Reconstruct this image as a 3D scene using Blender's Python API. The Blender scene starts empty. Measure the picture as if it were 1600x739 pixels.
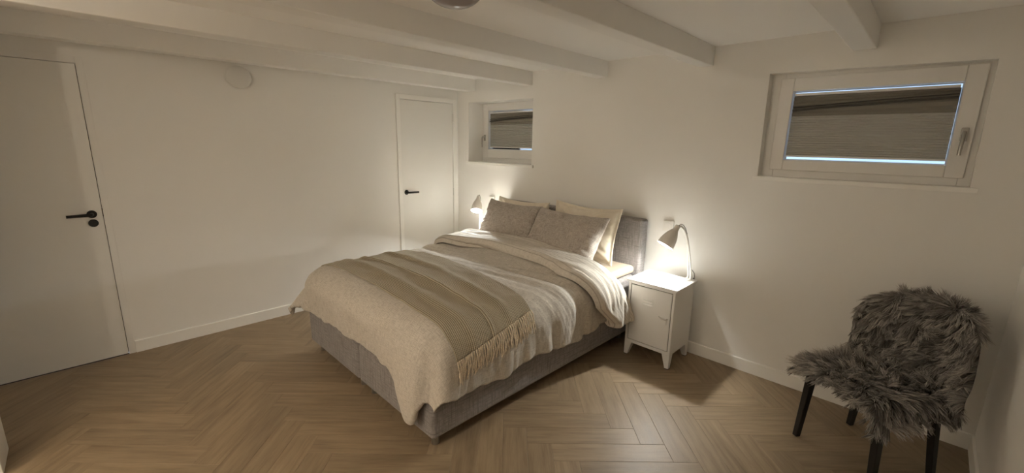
import bpy, math, random
import numpy as np
from mathutils import Vector, Matrix, Euler

random.seed(7)
S = bpy.context.scene
C = S.collection

# ------------------------------------------------------------------ camera
cam_d = bpy.data.cameras.new('camera')
cam = bpy.data.objects.new('camera', cam_d); C.objects.link(cam)
cam_d.sensor_width = 36.0
cam_d.lens = 667.59 / 1600 * 36.0
cam_d.clip_start = 0.05
_r = (0.71124832, 0.70271046, 0.01799554)
_u = (-0.1623038, 0.13925949, 0.97686451)
_f = (-0.68394686, 0.69771398, -0.21310066)
cam.matrix_world = Matrix(((_r[0], _u[0], -_f[0], 4.0279), (_r[1], _u[1], -_f[1], -3.1812),
                           (_r[2], _u[2], -_f[2], 1.5693), (0, 0, 0, 1)))
S.camera = cam

# ------------------------------------------------------------------ world, exposure, lamps behind the doorway
W = bpy.data.worlds.new('world'); S.world = W; W.use_nodes = True
W.node_tree.nodes['Background'].inputs[0].default_value = (0.50, 0.68, 0.95, 1)
W.node_tree.nodes['Background'].inputs[1].default_value = 0.9
S.view_settings.view_transform = 'Standard'
S.view_settings.look = 'None'
S.view_settings.gamma = 1
S.view_settings.exposure = 0.86
S.cycles.diffuse_bounces = 10
S.cycles.max_bounces = 14
FILL_UPLIGHT = ((2.75, -4.75, 1.80), 28.0)                                  # added floor lamp for soft fill, unseen behind the camera
BULB_W = 14.5
BULB_COL = (0.98, 1.0, 0.95)
HALL = [((3.55, -4.60, 2.05), 17.0), ((1.95, -5.55, 2.05), 17.0)]   # lamps of the landing beyond the doorway


def point_light(name, loc, watt, col, rad, parent=None):
    d = bpy.data.lights.new(name, 'POINT'); d.energy = watt; d.color = col; d.shadow_soft_size = rad
    o = bpy.data.objects.new(name, d); C.objects.link(o); o.location = loc
    if parent: o.parent = parent
    return o

# ------------------------------------------------------------------ helpers
def mat(name, col=(0.8, 0.8, 0.8), rough=0.5, metal=0.0, **k):
    m = bpy.data.materials.new(name); m.use_nodes = True
    b = m.node_tree.nodes['Principled BSDF']
    b.inputs['Base Color'].default_value = (*col, 1)
    b.inputs['Roughness'].default_value = rough
    b.inputs['Metallic'].default_value = metal
    for a, v in k.items():
        b.inputs[a].default_value = v
    return m

class NT:
    """tiny node tree builder"""
    def __init__(s, m): s.m = m; s.t = m.node_tree; s.b = s.t.nodes['Principled BSDF']
    def n(s, typ, **k):
        o = s.t.nodes.new('ShaderNode' + typ)
        for a, v in k.items():
            if a in o.inputs: o.inputs[a].default_value = v
            else: setattr(o, a, v)
        return o
    def l(s, a, b): s.t.links.new(a, b)
    def coord(s, out='Object', scale=(1, 1, 1), rot=(0, 0, 0)):
        c = s.n('TexCoord'); m = s.n('Mapping')
        m.inputs['Scale'].default_value = scale; m.inputs['Rotation'].default_value = rot
        s.l(c.outputs[out], m.inputs['Vector']); return m.outputs[0]
    def noise(s, vec, scale, detail=3, rough=0.5):
        o = s.n('TexNoise'); o.inputs['Scale'].default_value = scale
        o.inputs['Detail'].default_value = detail; o.inputs['Roughness'].default_value = rough
        s.l(vec, o.inputs['Vector']); return o.outputs['Fac']
    def ramp(s, fac, stops):
        o = s.n('ValToRGB'); e = o.color_ramp.elements
        while len(e) < len(stops): e.new(0.5)
        for el, (p, c) in zip(e, stops): el.position = p; el.color = (*c, 1)
        s.l(fac, o.inputs[0]); return o.outputs[0]
    def math(s, op, a, b=0.5, c=None):
        o = s.n('Math', operation=op)
        for i, q in enumerate((a, b, c)):
            if q is None: continue
            if isinstance(q, (int, float)): o.inputs[i].default_value = q
            else: s.l(q, o.inputs[i])
        return o.outputs[0]
    def mix(s, fac, a, b, mode='MIX'):
        o = s.n('Mix', data_type='RGBA', blend_type=mode)
        for i, q in ((0, fac), (6, a), (7, b)):
            if isinstance(q, (int, float)): o.inputs[i].default_value = q
            elif isinstance(q, tuple): o.inputs[i].default_value = (*q, 1)
            else: s.l(q, o.inputs[i])
        return o.outputs[2]
    def bump(s, h, strength, dist):
        o = s.n('Bump'); o.inputs['Strength'].default_value = strength; o.inputs['Distance'].default_value = dist
        s.l(h, o.inputs['Height']); s.l(o.outputs[0], s.b.inputs['Normal'])
    def col(s, c): s.l(c, s.b.inputs['Base Color'])

def mesh(name, verts, faces, m=None, uv=None, smooth=False):
    me = bpy.data.meshes.new(name)
    me.from_pydata([tuple(map(float, v)) for v in verts], [], [tuple(map(int, f)) for f in faces])
    if uv is not None:
        lay = me.uv_layers.new(name='UVMap')
        li = np.empty(len(me.loops), dtype=np.int32); me.loops.foreach_get('vertex_index', li)
        lay.data.foreach_set('uv', np.asarray(uv, dtype=np.float32)[li].ravel())
    if smooth: me.shade_smooth()
    if m: me.materials.append(m)
    me.update()
    return me

def link(name, me, parent=None, loc=None, rot=None, kind=None, label=None, cat=None, group=None):
    o = bpy.data.objects.new(name, me); C.objects.link(o)
    if parent: o.parent = parent
    if loc is not None: o.location = loc
    if rot is not None: o.rotation_euler = rot
    if kind: o['kind'] = kind
    if label: o['label'] = label
    if cat: o['category'] = cat
    if group: o['group'] = group
    return o

class MB:
    """collects shapes into one mesh"""
    def __init__(s): s.v = []; s.f = []
    def add(s, vs, fs):
        n = len(s.v); s.v += [tuple(q) for q in vs]; s.f += [tuple(i + n for i in f) for f in fs]; return s
    def box(s, a, b):
        (x0, y0, z0), (x1, y1, z1) = a, b
        return s.add([(x0, y0, z0), (x1, y0, z0), (x1, y1, z0), (x0, y1, z0), (x0, y0, z1), (x1, y0, z1), (x1, y1, z1), (x0, y1, z1)],
                     [(0, 3, 2, 1), (4, 5, 6, 7), (0, 1, 5, 4), (1, 2, 6, 5), (2, 3, 7, 6), (3, 0, 4, 7)])
    def hexa(s, bot, top):
        return s.add(list(bot) + list(top), [(0, 3, 2, 1), (4, 5, 6, 7), (0, 1, 5, 4), (1, 2, 6, 5), (2, 3, 7, 6), (3, 0, 4, 7)])
    def tube(s, pts, rad, n=12, flat=1.0):
        pts = [Vector(p) for p in pts]
        rads = rad if isinstance(rad, (list, tuple)) else [rad] * len(pts)
        vs, fs = [], []; up = None
        for i, p in enumerate(pts):
            t = (pts[min(i + 1, len(pts) - 1)] - pts[max(i - 1, 0)]).normalized()
            if up is None:
                up = Vector((0, 0, 1)) if abs(t.z) < 0.9 else Vector((1, 0, 0))
            a = t.cross(up).normalized(); up = a.cross(t).normalized()
            for k in range(n):
                w = 2 * math.pi * k / n
                vs.append(p + a * math.cos(w) * rads[i] + up * math.sin(w) * rads[i] * flat)
        for i in range(len(pts) - 1):
            for k in range(n):
                fs.append((i * n + k, i * n + (k + 1) % n, (i + 1) * n + (k + 1) % n, (i + 1) * n + k))
        fs.append(tuple(range(n))[::-1]); fs.append(tuple((len(pts) - 1) * n + k for k in range(n)))
        return s.add(vs, fs)
    def lathe(s, prof, n=32, M=None, caps=True):
        vs, fs = [], []
        for r, z in prof:
            for k in range(n):
                w = 2 * math.pi * k / n
                v = Vector((r * math.cos(w), r * math.sin(w), z))
                vs.append(M @ v if M else v)
        for i in range(len(prof) - 1):
            for k in range(n):
                fs.append((i * n + k, i * n + (k + 1) % n, (i + 1) * n + (k + 1) % n, (i + 1) * n + k))
        if caps:
            fs.append(tuple(range(n))[::-1]); fs.append(tuple((len(prof) - 1) * n + k for k in range(n)))
        return s.add(vs, fs)
    def obj(s, name, m, parent=None, smooth=False, bevel=0, seg=2, **k):
        o = link(name, mesh(name, s.v, s.f, m), parent, **k)
        if smooth or bevel:
            o.data.shade_smooth()
            if bevel:
                md = o.modifiers.new('bevel', 'BEVEL'); md.width = bevel; md.segments = seg
                md.limit_method = 'ANGLE'; md.angle_limit = math.radians(35); md.harden_normals = True
            else:
                try: o.data.set_sharp_from_angle(angle=math.radians(40))
                except Exception: pass
        return o

def thing(name, label, cat, loc=(0, 0, 0), rotz=0, group=None, kind=None):
    o = link(name, None, None, loc, (0, 0, rotz), kind=kind, label=label, cat=cat, group=group)
    o.empty_display_size = 0.1
    return o

def copy_tree(o, parent=None, skip=()):
    c = o.copy(); C.objects.link(c)
    if parent: c.parent = parent
    for ch in list(o.children):
        copy_tree(ch, c)
    return c

# vectorised perlin noise
_rng = np.random.RandomState(11)
_perm = np.tile(_rng.permutation(256), 3)
_ga = _rng.rand(256) * 2 * np.pi
def pn(x, y, seed=0):
    x = np.asarray(x, float) + seed * 17.13; y = np.asarray(y, float) + seed * 7.7
    xi = np.floor(x).astype(int); yi = np.floor(y).astype(int)
    xf = x - xi; yf = y - yi
    u = xf ** 3 * (xf * (xf * 6 - 15) + 10); v = yf ** 3 * (yf * (yf * 6 - 15) + 10)
    def g(i, j, a, b):
        h = _ga[_perm[(_perm[(xi + i) & 255] + yi + j) & 255]]
        return np.cos(h) * a + np.sin(h) * b
    n00 = g(0, 0, xf, yf); n10 = g(1, 0, xf - 1, yf); n01 = g(0, 1, xf, yf - 1); n11 = g(1, 1, xf - 1, yf - 1)
    return ((n00 * (1 - u) + n10 * u) * (1 - v) + (n01 * (1 - u) + n11 * u) * v) * 1.5
def fbm(x, y, seed=0, o=3):
    r = 0; a = 1
    for i in range(o):
        r = r + a * pn(x * 2 ** i, y * 2 ** i, seed + i); a *= 0.5
    return r
def billow(x, y, seed=0): return np.abs(pn(x, y, seed)) * 2 - 0.4
def sst(a, b, x):
    t = np.clip((x - a) / (b - a), 0, 1); return t * t * (3 - 2 * t)

def grid_faces(nu, nv, off=0, flip=False):
    i, j = np.meshgrid(np.arange(nu - 1), np.arange(nv - 1), indexing='ij')
    a = (i * nv + j).ravel() + off
    q = np.stack([a, a + nv, a + nv + 1, a + 1], 1)
    return q[:, ::-1] if flip else q

# ------------------------------------------------------------------ materials
M_wall = mat('wall_paint', (0.82, 0.81, 0.785), 0.75)
t = NT(M_wall); cc = t.coord('Object'); t.bump(t.noise(cc, 260, 3), 0.14, 0.002)
M_ceil = mat('ceiling_paint', (0.87, 0.86, 0.84), 0.8)
t = NT(M_ceil); cc = t.coord('Object'); t.bump(t.noise(cc, 120, 2), 0.10, 0.002)
M_beam = mat('beam_paint', (0.83, 0.82, 0.80), 0.6)
t = NT(M_beam); cc = t.coord('Object', (3, 1, 6)); t.bump(t.noise(cc, 14, 4), 0.10, 0.004)
M_trim = mat('white_trim_paint', (0.86, 0.85, 0.82), 0.4)
M_door = mat('door_lacquer', (0.80, 0.79, 0.76), 0.5)
t = NT(M_door); cc = t.coord('Object'); t.bump(t.noise(cc, 350, 2), 0.06, 0.001)
M_frame = mat('window_frame_paint', (0.78, 0.77, 0.75), 0.35)
M_black = mat('matt_black_metal', (0.012, 0.011, 0.010), 0.45, 0.3)
M_dark = mat('dark_gap', (0.03, 0.022, 0.015), 0.9)
M_steel = mat('brushed_steel', (0.70, 0.69, 0.66), 0.38, 0.75)
M_locker = mat('white_powder_coat', (0.82, 0.815, 0.80), 0.38)
t = NT(M_locker); cc = t.coord('Object'); t.bump(t.noise(cc, 500, 2), 0.05, 0.0006)
M_lampw = mat('lamp_white_enamel', (0.84, 0.82, 0.78), 0.3)
M_lampg = mat('lamp_shade_enamel', (0.76, 0.73, 0.68), 0.45)
M_cable = mat('dark_cable', (0.10, 0.09, 0.08), 0.5)
M_ventm = mat('vent_enamel', (0.75, 0.74, 0.715), 0.35)
M_socket = mat('socket_plastic', (0.82, 0.80, 0.76), 0.35)

M_bulb = mat('bulb_glow', (1, 1, 1), 0.4)
t = NT(M_bulb); t.b.inputs['Emission Color'].default_value = (1.0, 0.93, 0.80, 1); t.b.inputs['Emission Strength'].default_value = 14

M_glass = mat('window_glass', (0.9, 0.95, 1.0), 0.02)
t = NT(M_glass); fz = t.n('Fresnel'); fz.inputs['IOR'].default_value = 1.45
tr_ = t.n('BsdfTransparent'); gl = t.n('BsdfGlossy'); gl.inputs['Roughness'].default_value = 0.02; mx = t.n('MixShader')
tr_.inputs['Color'].default_value = (0.92, 0.96, 0.98, 1)
t.l(fz.outputs[0], mx.inputs[0]); t.l(tr_.outputs[0], mx.inputs[1]); t.l(gl.outputs[0], mx.inputs[2])
t.l(mx.outputs[0], t.t.nodes['Material Output'].inputs[0])

# oak planks
M_plank = mat('oak_plank', (0.3, 0.2, 0.12), 0.42)
t = NT(M_plank)
oi = t.n('ObjectInfo'); tc = t.n('TexCoord')
cmb = t.n('CombineXYZ'); t.l(t.math('MULTIPLY', oi.outputs['Random'], 37.0), cmb.inputs[0]); t.l(t.math('MULTIPLY', oi.outputs['Random'], 91.0), cmb.inputs[1])
va = t.n('VectorMath', operation='ADD'); t.l(tc.outputs['Object'], va.inputs[0]); t.l(cmb.outputs[0], va.inputs[1])
mp = t.n('Mapping'); mp.inputs['Scale'].default_value = (1.5, 15, 1); t.l(va.outputs[0], mp.inputs['Vector'])
g1 = t.noise(mp.outputs[0], 2.0, 6, 0.62)
mp2 = t.n('Mapping'); mp2.inputs['Scale'].default_value = (3, 120, 1); t.l(va.outputs[0], mp2.inputs['Vector'])
g2 = t.noise(mp2.outputs[0], 2.0, 3, 0.6)
mp3 = t.n('Mapping'); mp3.inputs['Scale'].default_value = (1.0, 5.0, 1); t.l(va.outputs[0], mp3.inputs['Vector'])
g3 = t.noise(mp3.outputs[0], 2.2, 3, 0.6)
base = t.ramp(g1, [(0.22, (0.172, 0.114, 0.060)), (0.5, (0.272, 0.192, 0.110)), (0.8, (0.350, 0.256, 0.154))])
c2 = t.mix(t.math('MULTIPLY', t.math('SUBTRACT', g2, 0.5), 0.7), base, (0.13, 0.08, 0.04))
hs = t.n('HueSaturation'); t.l(c2, hs.inputs['Color'])
t.l(t.math('ADD', t.math('MULTIPLY', oi.outputs['Random'], 0.16), t.math('ADD', 0.62, t.math('MULTIPLY', g3, 0.62))), hs.inputs['Value'])
hs.inputs['Saturation'].default_value = 0.93
t.col(hs.outputs[0])
t.l(t.math('ADD', 0.36, t.math('MULTIPLY', g1, 0.2)), t.b.inputs['Roughness'])
t.bump(g1, 0.12, 0.0015)

def linen(name, light, dark, sc=1.0, amt=0.55, bump=0.35, out='UV', puff=None, rough=0.9):
    """woven cloth with irregular slub threads; coordinates in metres"""
    m = mat(name, light, rough); t = NT(m)
    a = t.noise(t.coord(out, (250 * sc, 16 * sc, 16 * sc) if out == 'UV' else (250 * sc, 250 * sc, 16 * sc)), 1.0, 2, 0.5)
    b = t.noise(t.coord(out, (16 * sc, 250 * sc, 250 * sc) if out == 'UV' else (16 * sc, 16 * sc, 250 * sc)), 1.0, 2, 0.5)
    k = t.math('MAXIMUM', a, b)
    low = t.noise(t.coord(out, (110 * sc, 110 * sc, 110 * sc)), 1.0, 2, 0.5)
    f = t.ramp(t.math('ADD', t.math('MULTIPLY', k, 0.8), t.math('MULTIPLY', low, 0.2)), [(0.44, (0, 0, 0)), (0.66, (1, 1, 1))])
    t.col(t.mix(t.math('MULTIPLY', f, amt), light, dark))
    t.b.inputs['Sheen Weight'].default_value = 0.15
    h = t.math('ADD', t.math('MULTIPLY', a, 1.0), b)
    t.bump(h, bump, 0.0025)
    return m

M_duvet = linen('linen_duvet', (0.65, 0.60, 0.53), (0.33, 0.29, 0.24), 1.35, 0.80, 0.45)
M_pillow = linen('linen_pillow_slub', (0.52, 0.465, 0.41), (0.22, 0.19, 0.165), 1.15, 0.85, 0.5)
M_greyfab = linen('grey_boxspring_fabric', (0.30, 0.275, 0.265), (0.13, 0.115, 0.115), 0.6, 0.8, 0.5, out='Object')
M_cream = linen('cream_cotton', (0.74, 0.675, 0.56), (0.62, 0.55, 0.44), 1.4, 0.4, 0.15)
M_sheet = linen('sand_sheet', (0.50, 0.395, 0.29), (0.43, 0.34, 0.25), 1.6, 0.3, 0.15, out='Object')
M_white = mat('white_bed_linen', (0.75, 0.73, 0.68), 0.9)

# duvet reverse with pin stripes across the bed
M_stripe = mat('striped_linen', (0.6, 0.52, 0.42), 0.9)
t = NT(M_stripe)
sp = t.n('SeparateXYZ'); t.l(t.coord('UV'), sp.inputs[0])
wob = t.noise(t.coord('UV', (6, 6, 1)), 1.0, 2)
yy = t.math('ADD', sp.outputs[1], t.math('MULTIPLY', wob, 0.006))
fr = t.math('FRACT', t.math('MULTIPLY', yy, 1 / 0.031))
ln = t.ramp(fr, [(0.0, (1, 1, 1)), (0.20, (0, 0, 0)), (0.90, (0, 0, 0))])
a = t.noise(t.coord('UV', (30, 320, 1)), 1.0, 2); b = t.noise(t.coord('UV', (320, 20, 1)), 1.0, 2)
k = t.ramp(t.math('MAXIMUM', a, b), [(0.46, (0, 0, 0)), (0.68, (1, 1, 1))])
c1 = t.mix(t.math('MULTIPLY', k, 0.45), (0.68, 0.63, 0.56), (0.42, 0.37, 0.31))
t.col(t.mix(t.math('MULTIPLY', ln, 0.8), c1, (0.23, 0.19, 0.15)))
t.bump(t.math('ADD', a, b), 0.4, 0.0025)

# woven throw: ribs along its length
M_throw = mat('olive_waffle_throw', (0.25, 0.19, 0.1), 0.95)
t = NT(M_throw)
sp = t.n('SeparateXYZ'); t.l(t.coord('UV'), sp.inputs[0])
w1 = t.math('SINE', t.math('MULTIPLY', sp.outputs[1], 2 * math.pi / 0.0125))
w2 = t.math('SINE', t.math('MULTIPLY', sp.outputs[0], 2 * math.pi / 0.0085))
rib = t.math('MULTIPLY', t.math('ADD', w1, 1.0), 0.5)
crs = t.math('MULTIPLY', t.math('ADD', w2, 1.0), 0.5)
nz = t.noise(t.coord('UV', (300, 300, 1)), 1.0, 2)
hh = t.math('ADD', t.math('MULTIPLY', rib, 0.72), t.math('MULTIPLY', crs, 0.28))
f = t.ramp(t.math('ADD', hh, t.math('MULTIPLY', t.math('SUBTRACT', nz, 0.5), 0.5)), [(0.15, (0.20, 0.162, 0.110)), (0.52, (0.38, 0.322, 0.232)), (0.95, (0.56, 0.49, 0.375))])
t.col(f); t.bump(hh, 0.7, 0.003)
M_tassel = mat('tassel_yarn', (0.55, 0.43, 0.30), 0.9)
t = NT(M_tassel); cc = t.coord('Object', (1, 1, 1)); n = t.noise(cc, 260, 3)
t.col(t.ramp(n, [(0.3, (0.50, 0.405, 0.29)), (0.6, (0.82, 0.71, 0.56))])); t.bump(n, 0.6, 0.002)

M_fur = mat('grey_sheepskin_wool', (0.2, 0.18, 0.16), 0.85)
t = NT(M_fur)
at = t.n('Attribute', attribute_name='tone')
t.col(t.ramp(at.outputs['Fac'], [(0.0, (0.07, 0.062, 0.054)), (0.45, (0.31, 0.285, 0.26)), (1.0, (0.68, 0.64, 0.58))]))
t.b.inputs['Sheen Weight'].default_value = 0.2
M_hide = mat('sheepskin_hide', (0.055, 0.048, 0.042), 0.95)

M_blind = mat('grey_pleated_fabric', (0.50, 0.50, 0.48), 0.85)
t = NT(M_blind); cc = t.coord('Object', (30, 30, 300)); t.b.inputs['Transmission Weight'].default_value = 0.0
M_sheer = mat('dark_sheer_pleats', (0.24, 0.225, 0.195), 0.85)
M_hand = mat('satin_handle_metal', (0.42, 0.41, 0.39), 0.28, 0.9)
M_shadeband = mat('blind_shade_band', (0.09, 0.085, 0.075), 0.9)  # dark colour standing for the shade bands across the blind
M_globe = mat('opal_globe', (0.30, 0.265, 0.27), 0.12)

# ------------------------------------------------------------------ room shell
RW, HC, HB = 4.398, 2.2366, 2.112
FRONT = -3.63
def struct(name, mb, m, parent=None, **k):
    return mb.obj(name, m, parent, kind=None if parent else 'structure', **k)

def holed_wall(name, xs, zs, holes, P, m, flip=False, corner=None):
    """flat wall on a grid; P(x,z) -> point; holes = set of cells left open; corner moves single grid nodes"""
    corner = corner or {}
    mb = MB()
    nx, nz_ = len(xs), len(zs)
    for i in range(nx):
        for j in range(nz_):
            x, z = corner.get((i, j), (xs[i], zs[j])); mb.v.append(tuple(P(x, z)))
    for i in range(nx - 1):
        for j in range(nz_ - 1):
            if (i, j) in holes: continue
            q = (i * nz_ + j, (i + 1) * nz_ + j, (i + 1) * nz_ + j + 1, i * nz_ + j + 1)
            mb.f.append(q[::-1] if flip else q)
    return struct(name, mb, m)

# headboard wall with two window openings (openings are slightly out of square, as in the house)
W1 = [(0.190, 1.358), (1.160, 1.361), (1.160, 1.995), (0.196, 2.002)]      # bl br tr tl
W2 = [(3.181, 1.386), (4.158, 1.391), (4.150, 2.007), (3.172, 2.030)]
xs = [0, .19, 1.16, 3.18, 4.155, RW]; zs = [0, 1.36, 2.0, HC]
holed_wall('wall_back', xs, zs, {(1, 1), (3, 1)}, lambda x, z: (x, 0, z), M_wall,
           corner={(1, 1): W1[0], (2, 1): W1[1], (2, 2): W1[2], (1, 2): W1[3],
                   (3, 1): W2[0], (4, 1): W2[1], (4, 2): W2[2], (3, 2): W2[3]})
D1 = (-3.970, -3.088, 2.015); D2 = (-0.790, -0.040, 2.03)
ys = [FRONT - .40, D1[0] - .003, D1[1] + .003, D2[0], D2[1], 0]; zz = [0, 2.018, 2.0325, HC]
holed_wall('wall_left', ys, zz, {(1, 0), (3, 0), (3, 1)}, lambda y, z: (0, y, z), M_wall, flip=True)
struct('wall_right', MB().add([(RW, 0, 0), (RW, FRONT - .4, 0), (RW, FRONT - .4, HC), (RW, 0, HC)], [(0, 1, 2, 3)]), M_wall)
# front wall behind the camera with a doorway to the landing
mb = MB(); FY = FRONT - .02
mb.box((3.30, FY - .12, 0), (RW, FY, HC))
struct('wall_front', mb, M_wall)
struct('trim_1', MB().box((0.885, FY - .06, 0), (1.13, FY + .035, HC)), M_trim, bevel=.003)
struct('wall_light_block', MB().box((0.93, FY - .40, 0), (1.10, FY - .0601, HC)).box((0, FY - .50, 0), (1.10, FY - .4001, HC)), M_wall)  # unseen walls added to keep landing light off the door corner
# the landing beyond (closed box so that only its lamps light it)
mb = MB()
mb.add([(0, FRONT - .4, 0), (0, -6.2, 0), (0, -6.2, HC), (0, FRONT - .4, HC)], [(0, 1, 2, 3)])
mb.add([(0, -6.2, 0), (RW, -6.2, 0), (RW, -6.2, HC), (0, -6.2, HC)], [(0, 1, 2, 3)])
mb.add([(RW, FRONT - .4, 0), (RW, -6.2, 0), (RW, -6.2, HC), (RW, FRONT - .4, HC)], [(0, 1, 2, 3)])
struct('wall_landing', mb, M_wall)
struct('ceiling', MB().add([(0, 0, HC), (RW, 0, HC), (RW, -6.2, HC), (0, -6.2, HC)], [(0, 1, 2, 3)]), M_ceil)

beams = {'A': (.205, .311), 'B': (1.045, 1.146), 'C': (1.868, 1.974), 'D': (2.716, 2.817), 'E': (3.575, 3.683)}
for i, (k, (x0, x1)) in enumerate(beams.items()):
    struct('beam' if i == 0 else 'beam.%03d' % i, MB().box((x0, FY - .001, HB), (x1, 0.0, HC + .03)), M_beam, bevel=.006)

# baseboards
def base(name, a, b, nrm, h=.0925, d=.012):
    a = Vector(a); b = Vector(b); n = Vector(nrm) * d
    mb = MB(); z = Vector((0, 0, 1))
    bot = [a, b, b + n, a + n]
    mb.hexa(bot, [a + z * h, b + z * h, b + n + z * (h - .004), a + n + z * (h - .004)])
    return struct(name, mb, M_trim, bevel=.002)
base('baseboard_back', (0.002, 0, 0), (RW, 0, 0), (0, -1, 0))
base('baseboard_left', (0, -3.045, 0), (0, -.80, 0), (1, 0, 0))
base('baseboard_right', (RW, FY, 0), (RW, -.013, 0), (-1, 0, 0))

# ------------------------------------------------------------------ floor: herringbone planks laid at 45 degrees
floor = struct('floor', MB().box((-.05, -6.2, -.06), (RW + .05, .0, -.012)), M_dark)
PW, PL, TH = .130, .610, .012
SQ = 2 ** .5
def pq(p, q): return ((p + q) / SQ, (p - q) / SQ)
def clip_poly(poly):
    for ax, s, lim in ((0, 1, 0.0), (0, -1, -RW), (1, -1, 0.0), (1, 1, FRONT - .32)):
        out = []
        for i in range(len(poly)):
            a, b = poly[i], poly[(i + 1) % len(poly)]
            da, db = s * a[ax] - lim, s * b[ax] - lim
            if da >= 0: out.append(a)
            if da * db < 0:
                k = da / (da - db); out.append((a[0] + (b[0] - a[0]) * k, a[1] + (b[1] - a[1]) * k))
        poly = out
        if len(poly) < 3: return []
    return poly
def plank_mesh(poly):
    """poly in local plank coordinates, ccw; top edge chamfered so that the joints are recessed"""
    n = len(poly); cx = sum(p[0] for p in poly) / n; cy = sum(p[1] for p in poly) / n
    def ins(d):
        o = []
        for x, y in poly:
            vx, vy = cx - x, cy - y; L = math.hypot(vx, vy) or 1
            o.append((x + math.copysign(min(d, abs(vx)), vx), y + math.copysign(min(d, abs(vy)), vy)))
        return o
    v = [(x, y, -TH) for x, y in ins(.0003)] + [(x, y, -.0007) for x, y in ins(.0003)] + [(x, y, 0) for x, y in ins(.0014)]
    f = [tuple(range(2 * n, 3 * n))]
    for r in range(2):
        for i in range(n):
            j = (i + 1) % n
            f.append((r * n + i, r * n + j, (r + 1) * n + j, (r + 1) * n + i))
    return mesh('plank', v, f, M_plank)
full = plank_mesh([(0, 0), (PL, 0), (PL, PW), (0, PW)])
def place_plank(p0, q0, horiz):
    # local x runs along the plank
    ox, oy = pq(p0, q0)
    if horiz: ex, ey = (1 / SQ, 1 / SQ), (1 / SQ, -1 / SQ)      # along +p, across +q
    else: ex, ey = (1 / SQ, -1 / SQ), (1 / SQ, 1 / SQ)          # along +q, across +p
    # right-handed frame: across = rot90(along)
    ax = Vector((ex[0], ex[1])); cr = Vector((-ex[1], ex[0])); off = Vector((ox, oy))
    if cr.dot(Vector(ey)) < 0: off = off + Vector(ey) * PW
    loc = [(0, 0), (PL, 0), (PL, PW), (0, PW)]
    wor = [(off.x + ax.x * a + cr.x * b, off.y + ax.y * a + cr.y * b) for a, b in loc]
    cl = clip_poly(wor)
    if not cl: return
    if len(cl) == 4 and all(min(math.hypot(a[0] - b[0], a[1] - b[1]) for b in cl) < 1e-6 for a in wor): me = full
    else:
        ar = abs(sum(cl[i][0] * cl[(i + 1) % len(cl)][1] - cl[(i + 1) % len(cl)][0] * cl[i][1] for i in range(len(cl)))) / 2
        if ar < .0006: return
        lp = []
        for w in cl:
            d = Vector(w) - off; lp.append((d.dot(ax), d.dot(cr)))
        q = []
        for w in lp:
            if not q or math.hypot(w[0] - q[-1][0], w[1] - q[-1][1]) > 1e-4: q.append(w)
        me = plank_mesh(q)
    link('plank', me, floor, (off.x, off.y, 0), (0, 0, math.atan2(ax.y, ax.x)))
for i in range(-60, 60):
    for j in range(-14, 14):
        p0 = .72 + i * PW + j * PL; q0 = 2.965 + i * PW - j * PL
        place_plank(p0, q0, True)                  # plank along p
        place_plank(p0, q0 + PW, False)            # plank along q
# landing floor
struct('floor_landing', MB().box((0, -6.2, -.012), (RW, FRONT - .32, 0)), M_plank)

# ------------------------------------------------------------------ doors
def lever(parent, y, z, direction, lock):
    mb = MB(); Mx = Matrix.Translation((0.0, y, z)) @ Matrix.Rotation(math.pi / 2, 4, 'Y')
    mb.lathe([(.026, 0), (.026, .007), (.0245, .0085), (.001, .0085)], 28, Mx)
    mb.obj('handle_rose', M_black, parent, smooth=True)
    hb = MB()
    hb.tube([(.008, y, z), (.040, y, z), (.050, y + direction * .006, z), (.052, y + direction * .02, z), (.052, y + direction * .122, z - .001)], [.0105, .0105, .0105, .0105, .0095], 14)
    hb.obj('handle_lever', M_black, parent, smooth=True)
    if lock:
        mb = MB(); Mx = Matrix.Translation((0.0, y, z - .061)) @ Matrix.Rotation(math.pi / 2, 4, 'Y')
        mb.lathe([(.026, 0), (.026, .007), (.0245, .0085), (.001, .0085)], 28, Mx)
        mb.obj('lock_rose', M_black, parent, smooth=True)
d1 = struct('door_1', MB().box((-.040, D1[0], .006), (.0, D1[1], D1[2])), M_door, bevel=.0015)
lever(d1, -3.141, 1.049, -1, True)
MB().box((-.008, D1[1] - .001, 1.028), (.0015, D1[1] + .006, 1.085)).obj('strike_plate', M_dark, d1)
fr = MB()
fr.box((-.08, D1[0] - .05, 0), (-.045, D1[1] + .05, D1[2] + .05))
struct('trim_2', fr, M_dark)
fr = MB(); e = .0035
fr.box((-.045, D1[1] + e, 0), (.004, D1[1] + .040, D1[2] + .045)); fr.box((-.045, D1[0] - .04, D1[2] + e), (.004, D1[1] + e, D1[2] + .045))
fr.box((-.045, D1[0] - .04, 0), (.004, D1[0] - e, D1[2] + e))
struct('trim_3', fr, M_wall, bevel=.001)

LY0, LY1, LH = -.752, -.081, 1.990
d2 = struct('door_2', MB().box((-.036, LY0, .006), (.004, LY1, LH)), M_door, bevel=.002)
d2s = lever(d2, -.707, 1.034, 1, False)
for z in (1.84, 1.00, .22):
    MB().tube([(.009, LY1 + .004, z - .042), (.009, LY1 + .004, z + .042)], .0065, 10).obj('hinge', M_steel, d2, smooth=True)
fr = MB(); e = .0035
fr.box((-.08, LY0 - .03, 0), (-.045, LY1 + .03, LH + .03)); struct('trim_4', fr, M_dark)
fr = MB()
fr.box((-.045, LY1 + e, 0), (.014, -.0225, 2.042)); fr.box((-.045, -.800, 0), (.014, LY0 - e, 2.042)); fr.box((-.045, LY0 - e, LH + e), (.014, LY1 + e, 2.042))
struct('trim_5', fr, M_trim, bevel=.003)

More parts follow.
